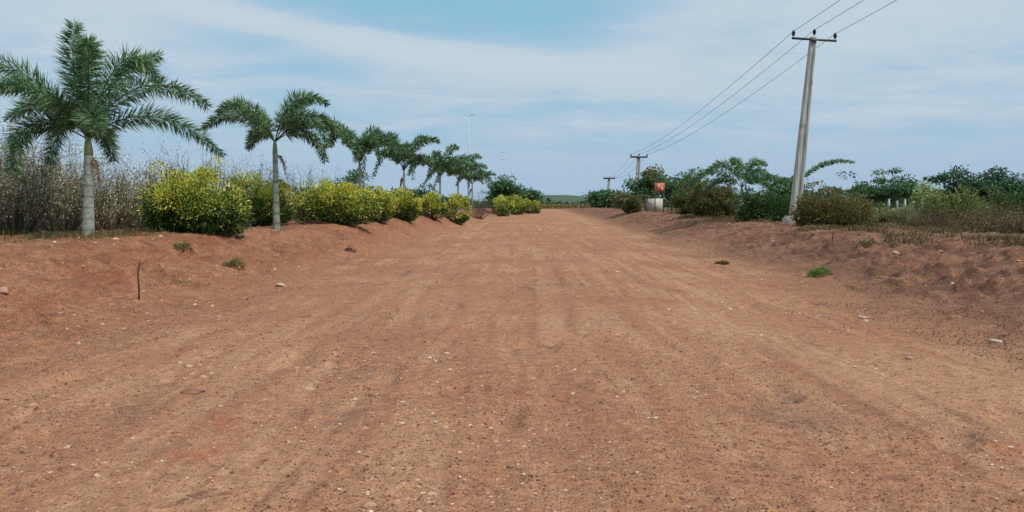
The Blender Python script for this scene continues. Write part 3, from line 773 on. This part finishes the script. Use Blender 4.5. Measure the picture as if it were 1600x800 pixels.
# ------------------------------------------------------------------ stones
def stone_mesh(mb, c, r, col, flat=.6, seed=0, k=8, m=6):
    th = np.linspace(0, math.pi, m + 1)[1:-1]; ph = np.arange(k) * 2 * math.pi / k
    ax = np.array([r * rng.uniform(.8, 1.3), r * rng.uniform(.7, 1.1), r * flat])
    V = []
    for t_ in th:
        for p_ in ph: V.append([math.sin(t_) * math.cos(p_), math.sin(t_) * math.sin(p_), math.cos(t_)])
    V.append([0, 0, 1]); V.append([0, 0, -1]); V = np.array(V)
    cuts = runit(7); 
    for cu in cuts:
        d = V @ cu; V = V - np.clip(d - rng.uniform(.45, .8), 0, None)[:, None] * cu
    V = V * (1 + rng.normal(0, .05, (len(V), 1))) * ax
    a = rng.uniform(0, 6.28); ca, sa = math.cos(a), math.sin(a); V[:, :2] = V[:, :2] @ np.array([[ca, sa], [-sa, ca]])
    R_ = m - 1
    q = [[i * k + j, (i + 1) * k + j, (i + 1) * k + (j + 1) % k, i * k + (j + 1) % k] for i in range(R_ - 1) for j in range(k)]
    tt = [[R_ * k, j, (j + 1) % k] for j in range(k)] + [[R_ * k + 1, (R_ - 1) * k + (j + 1) % k, (R_ - 1) * k + j] for j in range(k)]
    mb.add(V + np.array(c), q, tt, col)
def stone(pxx, pyy, wpx, col, label, flat=.55, group=None):
    p = hit(pxx, pyy); r = wpx * .5 * p.y / F; mb = MB(); stone_mesh(mb, (0, 0, r * flat * .35), r, lin(*col), flat)
    return tag(mb.build('stone', M_stone, loc=p), label, 'stone', group)
PS = (206, 182, 160); BS = (168, 118, 94)
stone(7, 459, 20, (186, 146, 120), 'rounded brown stone at the very left edge of the photo', .9)
stone(438, 447, 18, PS, 'pale broken stone at the foot of the left bank below the second palm')
stone(331, 479, 9, PS, 'flat pale stone right of the thin stick')
stone(304, 477, 8, PS, 'small pale stone between the thin stick and a flatter one')
stone(1347, 497, 20, (196, 170, 146), 'flat pale stone on the right, before the dark bank', .35)
stone(1354, 503, 10, (214, 196, 176), 'small white stone touching the flat pale one on the right')
stone(1555, 535, 20, (204, 184, 162), 'pale flat stone near the right edge', .4)
stone(1420, 560, 14, (180, 146, 122), 'dull tan stone lying alone on the right half of the road edge', .4)
stone(300, 614, 36, (150, 100, 78), 'large flat reddish slab below the cluster of pale stones on the left', .22)
stone(560, 708, 10, (222, 206, 186), 'small white stone in the left foreground of the road')
stone(680, 660, 9, (206, 184, 160), 'small pale stone in the central foreground of the road')
stone(168, 634, 16, (176, 132, 108), 'tan stone in the left foreground, left of the reddish slab', .5)
stone(60, 376, 9, (220, 212, 200), 'white stone on the left bank, left of the nearest palm')
stone(85, 379, 8, (222, 214, 204), 'white stone immediately left of the nearest palm trunk')
stone(250, 370, 9, (206, 190, 170), 'pale stone on the bank before the largest golden bush')
stone(600, 340, 14, (206, 196, 184), 'pale stone below the small bright yellow bush')
stone(1398, 396, 14, (190, 172, 150), 'pale stone on top of the right bank')
stone(1488, 444, 8, (214, 206, 196), 'small white stone on the dark slope of the right bank')
for (x, y_, w_) in ((282, 568, 9), (296, 574, 12), (312, 572, 10), (325, 575, 8), (300, 585, 10), (318, 590, 14), (330, 584, 9), (378, 578, 8), (288, 592, 8)):
    stone(x, y_, w_, (204, 164, 136), 'pale tan stone in the loose cluster on the left of the road', group='loose cluster of pale stones on the left')

# gravel and clods, nobody could count them
def scatter(name, n, size, palette, label, seed, thr, ymax=34, cat='gravel', side=0.0, flat=.6):
    yy = 2.4 * (ymax / 2.4) ** rng.uniform(0, 1, n)
    xx = rng.uniform(-.82, .82, n) * (yy + 1.5)
    s = lateral(xx, yy)
    dn = fbm(xx * .55 + 5, yy * .4, seed, 4) + side * sstep(np.abs(s), 3.0, 8.0)
    k = dn > thr + rng.normal(0, .05, n); xx, yy = xx[k], yy[k]; m_ = len(xx)
    zz = height(xx, yy)
    rr = size * np.exp(rng.normal(0, .42, m_)) * (.7 + yy * .035)
    base = np.array([[1, 0, 0], [.3, .95, 0], [-.8, .6, 0], [-.85, -.5, 0], [.25, -.98, 0], [.25, .2, .85], [-.35, -.1, .75]])
    tr_ = np.array([[0, 1, 5], [1, 2, 5], [2, 6, 5], [2, 3, 6], [3, 4, 6], [4, 5, 6], [4, 0, 5]])
    V = base[None] * (1 + rng.normal(0, .22, (m_, 7, 3)))
    V[:, :, 2] *= flat * rng.uniform(.6, 1.4, (m_, 1)); V[:, :, 2] -= .12
    a = rng.uniform(0, 6.28, m_); ca, sa = np.cos(a)[:, None], np.sin(a)[:, None]
    x2 = V[:, :, 0] * ca - V[:, :, 1] * sa; y2 = V[:, :, 0] * sa + V[:, :, 1] * ca; V[:, :, 0], V[:, :, 1] = x2 * 1.2, y2
    V = V * rr[:, None, None] + np.stack([xx, yy, zz], -1)[:, None, :]
    mb = MB(); mb.add(V.reshape(-1, 3), None, (tr_[None] + (np.arange(m_) * 7)[:, None, None]).reshape(-1, 3), np.repeat(pal(palette, m_, .15), 7, axis=0))
    return tag(mb.build(name, M_stone), label, cat, None, 'stuff')
scatter('gravel', 120000, .0060, [(150, 98, 74), (132, 84, 64), (168, 116, 90), (116, 72, 56)], 'fine reddish gravel strewn over the whole earth road', 61, .43, side=.08)
scatter('dark_clods', 90000, .0052, [(118, 78, 60), (98, 64, 52), (132, 88, 68)], 'small dark clods of earth lying in patches on the road', 62, .49, side=.07, flat=.9)
scatter('pale_gravel', 13000, .0075, [(204, 172, 146), (186, 148, 122), (214, 190, 166)], 'small pale stones sprinkled along both sides of the road', 63, .55, side=.14)

scatter('rubble', 12000, .015, [(196, 158, 130), (172, 120, 94), (212, 186, 160), (150, 98, 76)], 'broken pale and reddish rubble lying along both verges of the road', 64, .66, ymax=60, side=.30, flat=.55)

def litter(name, n, lo, hi, y0, y1, thr, size, palette, label, seed, sides=(1,)):
    yy = y0 * (y1 / y0) ** rng.uniform(0, 1, n); sg = rng.choice(sides, n); s_ = sg * rng.uniform(lo, hi, n)
    k = fbm(s_ * .7 + 2, yy * .5, seed, 5) > thr + rng.normal(0, .04, n); s_, yy = s_[k], yy[k]; m_ = len(yy); xx = s_ + .03 * yy
    P = np.stack([xx, yy, height(xx, yy) + rng.uniform(.002, .03, m_)], -1); D = runit(m_); D[:, 2] *= .45
    mb = MB(); mb.leaves(P, D, runit(m_) * .5 + [0, 0, 1], size * rng.uniform(.4, 1.8, m_), size * rng.uniform(.15, .5, m_), pal(palette, m_, .2), bend=.15)
    return tag(mb.build(name, M_dry), label, 'litter', None, 'stuff')
litter('leaf_litter', 40000, 4.8, 11, 7, 60, .50, .034, [(98, 70, 56), (80, 58, 48), (140, 112, 86), (94, 84, 58)], 'dead leaves and dark twigs lying on the right bank and its foot', 71)
litter('twig_litter', 26000, 4.6, 10, 7, 60, .50, .028, [(112, 74, 56), (96, 66, 50), (160, 126, 96), (112, 98, 68)], 'dry crumbs of leaves and twigs lying on the left bank and its foot', 72, (-1,))

# ------------------------------------------------------------------ poles
def power_pole(pxx, d, topy, label, lean=0.0, wb=.42, wt=.24, arm=1.8, tilt=0.0, full=True, armw=.05):
    b = on(pxx, d); H = at(pxx, topy, d).z - b.z
    root = thing('electricity_pole', b, label, 'utility pole', 'concrete poles of the power line')
    mb = MB(); n = 12; prof = []
    for i in range(n):
        f = i / (n - 1); hw = (wb + (wt - wb) * f) / 2; hd = hw * .62; z = -.3 + (H + .3) * f
        cx = lean * f; g_ = hd * .28
        prof.append([(cx - hw, -hd, z), (cx - hw * .45, -hd, z), (cx - hw * .38, -hd + g_, z), (cx + hw * .38, -hd + g_, z), (cx + hw * .45, -hd, z), (cx + hw, -hd, z), (cx + hw, hd, z), (cx - hw, hd, z)])
    V = np.array(prof).reshape(-1, 3)
    q = [[i * 8 + j, i * 8 + (j + 1) % 8, (i + 1) * 8 + (j + 1) % 8, (i + 1) * 8 + j] for i in range(n - 1) for j in range(8)]
    e = (n - 1) * 8
    mb.add(V, q + [[e, e + 1, e + 2, e + 7], [e + 2, e + 3, e + 6, e + 7], [e + 3, e + 4, e + 5, e + 6]], col=lin(184, 184, 178))
    mb.build('shaft', M_pole, root)
    tip = np.array([lean, 0, H])
    am = MB(); ht = math.tan(tilt) * arm / 2; yo = -wt * .31 - armw * .5 - .002
    A = tip + [-arm / 2, yo, ht - .12]; B_ = tip + [arm / 2, yo, -ht - .12]
    dx = (B_ - A)
    for (o1, sz) in ((0, armw),):
        v = []
        for P_ in (A, B_):
            for (yy, zz) in ((-1, -1), (1, -1), (1, 1), (-1, 1)): v.append(P_ + [0, yy * sz / 2, zz * sz * .8])
        am.add(v, [[0, 1, 2, 3], [7, 6, 5, 4], [0, 4, 5, 1], [1, 5, 6, 2], [2, 6, 7, 3], [3, 7, 4, 0]], col=lin(58, 60, 66))
    am.build('crossarm', M_metal, root)
    br = MB(); br.box(tip + [0, -wt * .31 - .012 - armw, -.14], (wt * 1.05, .02, .10), lin(88, 88, 90)); br.build('clamp', M_metal, root)
    att = []
    for (fx, zo) in ((-.93, 0), (.02, .0), (.93, 0)):
        c = tip + np.array([fx * arm / 2, yo, -.12 - fx * ht + armw * .8])
        if fx == .02: c = tip + np.array([0, yo, .02])
        ins = MB()
        zs = np.array([0, .05, .055, .09, .10, .14, .15, .19, .205, .23]); rs = np.array([.014, .014, .06, .045, .075, .05, .075, .05, .045, .015]) * (1.0 if full else 1.6)
        ins.tube([c + [0, 0, z * 1.2] for z in zs], rs, 12, lin(44, 34, 36)); ins.build('insulator', M_metal, root, True)
        att.append(Vector(b) + Vector(c) + Vector((0, 0, .24)))
    if full:
        ft = MB(); rr = np.array([.44, .42, .36, .28, .1]); zz = np.array([-.25, 0, .16, .26, .30])
        ft.tube([(-.05, 0, z) for z in zz], rr, 11, lin(170, 160, 148))
        ft.v[0] += rng.normal(0, .022, ft.v[0].shape); ft.build('footing', M_conc, root)
    return root, att
r1, a1 = power_pole(1240, 30.0, 58, 'tall leaning concrete power pole with a crossarm and three dark insulators, nearest to the road', lean=.60, tilt=R(3.5))
r2, a2 = power_pole(994, 98, 244, 'second concrete power pole, rising from behind the trees beside the hut', lean=.25, wb=.6, wt=.45, arm=2.3, full=False, armw=.14)
r3, a3 = power_pole(948, 175, 278, 'farthest and smallest power pole at the right end of the road', lean=.5, wb=.7, wt=.55, arm=2.8, full=False, armw=.2)
a0 = [Vector((5.0 + q - .4, -42, 9.0)) for q in (-.85, 0, .85)]
for i, nm in enumerate(('left', 'middle', 'right')):
    mb = MB()
    for (A, B_, sag) in ((a0[i], a1[i], 1.1), (a1[i], a2[i], .7), (a2[i], a3[i], 1.2)):
        t = np.linspace(0, 1, 40)[:, None]; P = np.array(A) * (1 - t) + np.array(B_) * t; P[:, 2] -= (sag * 4 * t * (1 - t))[:, 0]
        mb.tube(P, .007 + .00012 * np.clip(P[:, 1], 0, 200), 5, lin(120, 130, 142), cap=False)
    tag(mb.build('power_wire', M_metal, smooth=True), {'left': 'overhead wire on the left insulators of the poles, furthest left against the sky',
        'middle': 'overhead wire on the middle insulators of the poles, between the other two',
        'right': 'overhead wire on the right insulators of the poles, crossing the sky furthest right'}[nm], 'wire', 'overhead wires between the poles')
# masts far off on the left
def mast(pxx, d, topy, r, label, head):
    b = on(pxx, d); H = at(pxx, topy, d).z - b.z; root = thing('distant_mast', b, label, 'mast')
    mb = MB(); c = lin(196, 204, 214)  # distance haze put into the colour as a pale grey
    mb.tube([(0, 0, -.5), (.15 * r, 0, H * .5), (r * .6, 0, H)], [r, r * .8, r * .45], 8, c); mb.build('shaft', M_metal, root, True)
    hb_ = MB()
    if head == 'lamp':
        hb_.tube([(r * .6, 0, H), (r * 5, 0, H + .25)], [r * .4, r * .25], 6, c); hb_.box((r * 5.6, 0, H + .22), (r * 4, r * 2, r * .8), c)
        hb_.build('lamp_arm', M_metal, root)
    else:
        hb_.box((r * .6, 0, H), (r * 16, r, r), c); hb_.box((r * .6, 0, H - 2), (r * 12, r, r), c); hb_.build('crossarm', M_metal, root)
    return root
mast(732, 105, 182, .13, 'tall pale grey mast rising behind the last palms of the left row', 'lamp')
mast(788, 200, 238, .13, 'short faint mast with a crossarm, right of the tall mast', 'arm')

# ------------------------------------------------------------------ hut, orange board, white posts
b = on(1004, 68); root = thing('roadside_hut', b, 'small hut with a pale whitewashed wall and a dark flat roof beside the road end', 'hut')
mb = MB(); mb.box((.95, -.55, .60), (1.3, 1.3, 1.15), lin(196, 190, 180)); mb.build('wall', M_paint, root)
mb = MB(); mb.box((-.75, .15, 1.40), (2.3, 1.9, .12), lin(92, 80, 72)); mb.box((-.75, .15, 1.50), (2.0, 1.6, .08), lin(84, 66, 58)); mb.build('roof', M_bark, root)
for x in (-1.8, -1.0, .1):
    mb = MB(); mb.tube([(x, -.7, -.1), (x + .02, -.7, 1.34)], [.07, .06], 7, lin(120, 104, 90)); mb.build('post', M_bark, root)
b = on(1030, 63); root = thing('orange_board', b, 'orange red board on two posts above the whitewashed hut wall', 'board')
mb = MB(); mb.box((0, 0, 2.1), (.85, .06, .8), lin(198, 122, 96)); mb.build('panel', M_paint, root)
mb = MB(); mb.box((-.1, -.034, 2.15), (.16, .012, .5), lin(222, 176, 150)); mb.box((.2, -.034, 1.95), (.2, .012, .3), lin(220, 168, 140)); mb.build('faded_patch', M_paint, root)
for x in (-.36, .36):
    mb = MB(); mb.tube([(x, .07, -.1), (x, .07, 2.5)], [.04, .04], 6, lin(110, 90, 76)); mb.build('post', M_bark, root)
def white_post(pxx, d, topy, label):
    b = on(pxx, d); H = at(pxx, topy, d).z - b.z; mb = MB()
    mb.box((0, 0, H / 2 - .05), (.09, .09, H + .1), lin(176, 178, 176), .9); mb.box((0, 0, H + .02), (.11, .10, .04), lin(190, 190, 188), .5)
    o = mb.build('white_post', M_paint, loc=b); return tag(o, label, 'post', 'white posts behind the right bank')
for i, (x, l) in enumerate(((1388, 'white post furthest left in the row below the spreading tree'), (1401, 'second white post from the left below the spreading tree'),
                            (1413, 'third white post from the left below the spreading tree'), (1426, 'fourth white post from the left, beside the thin tree'),
                            (1440, 'white post furthest right in the row, below the thin tree'))):
    white_post(x, 38.5, 312 + (i % 2) * 3, l)
b = on(1158, 36.9); mb = MB(); mb.box((0, 0, .42), (.22, .2, .95), lin(196, 198, 196), .85); mb.box((0, 0, .93), (.24, .22, .06), lin(206, 206, 200), .8)
tag(mb.build('marker_post', M_paint, loc=b), 'short white marker post at the foot of the right palm', 'post')
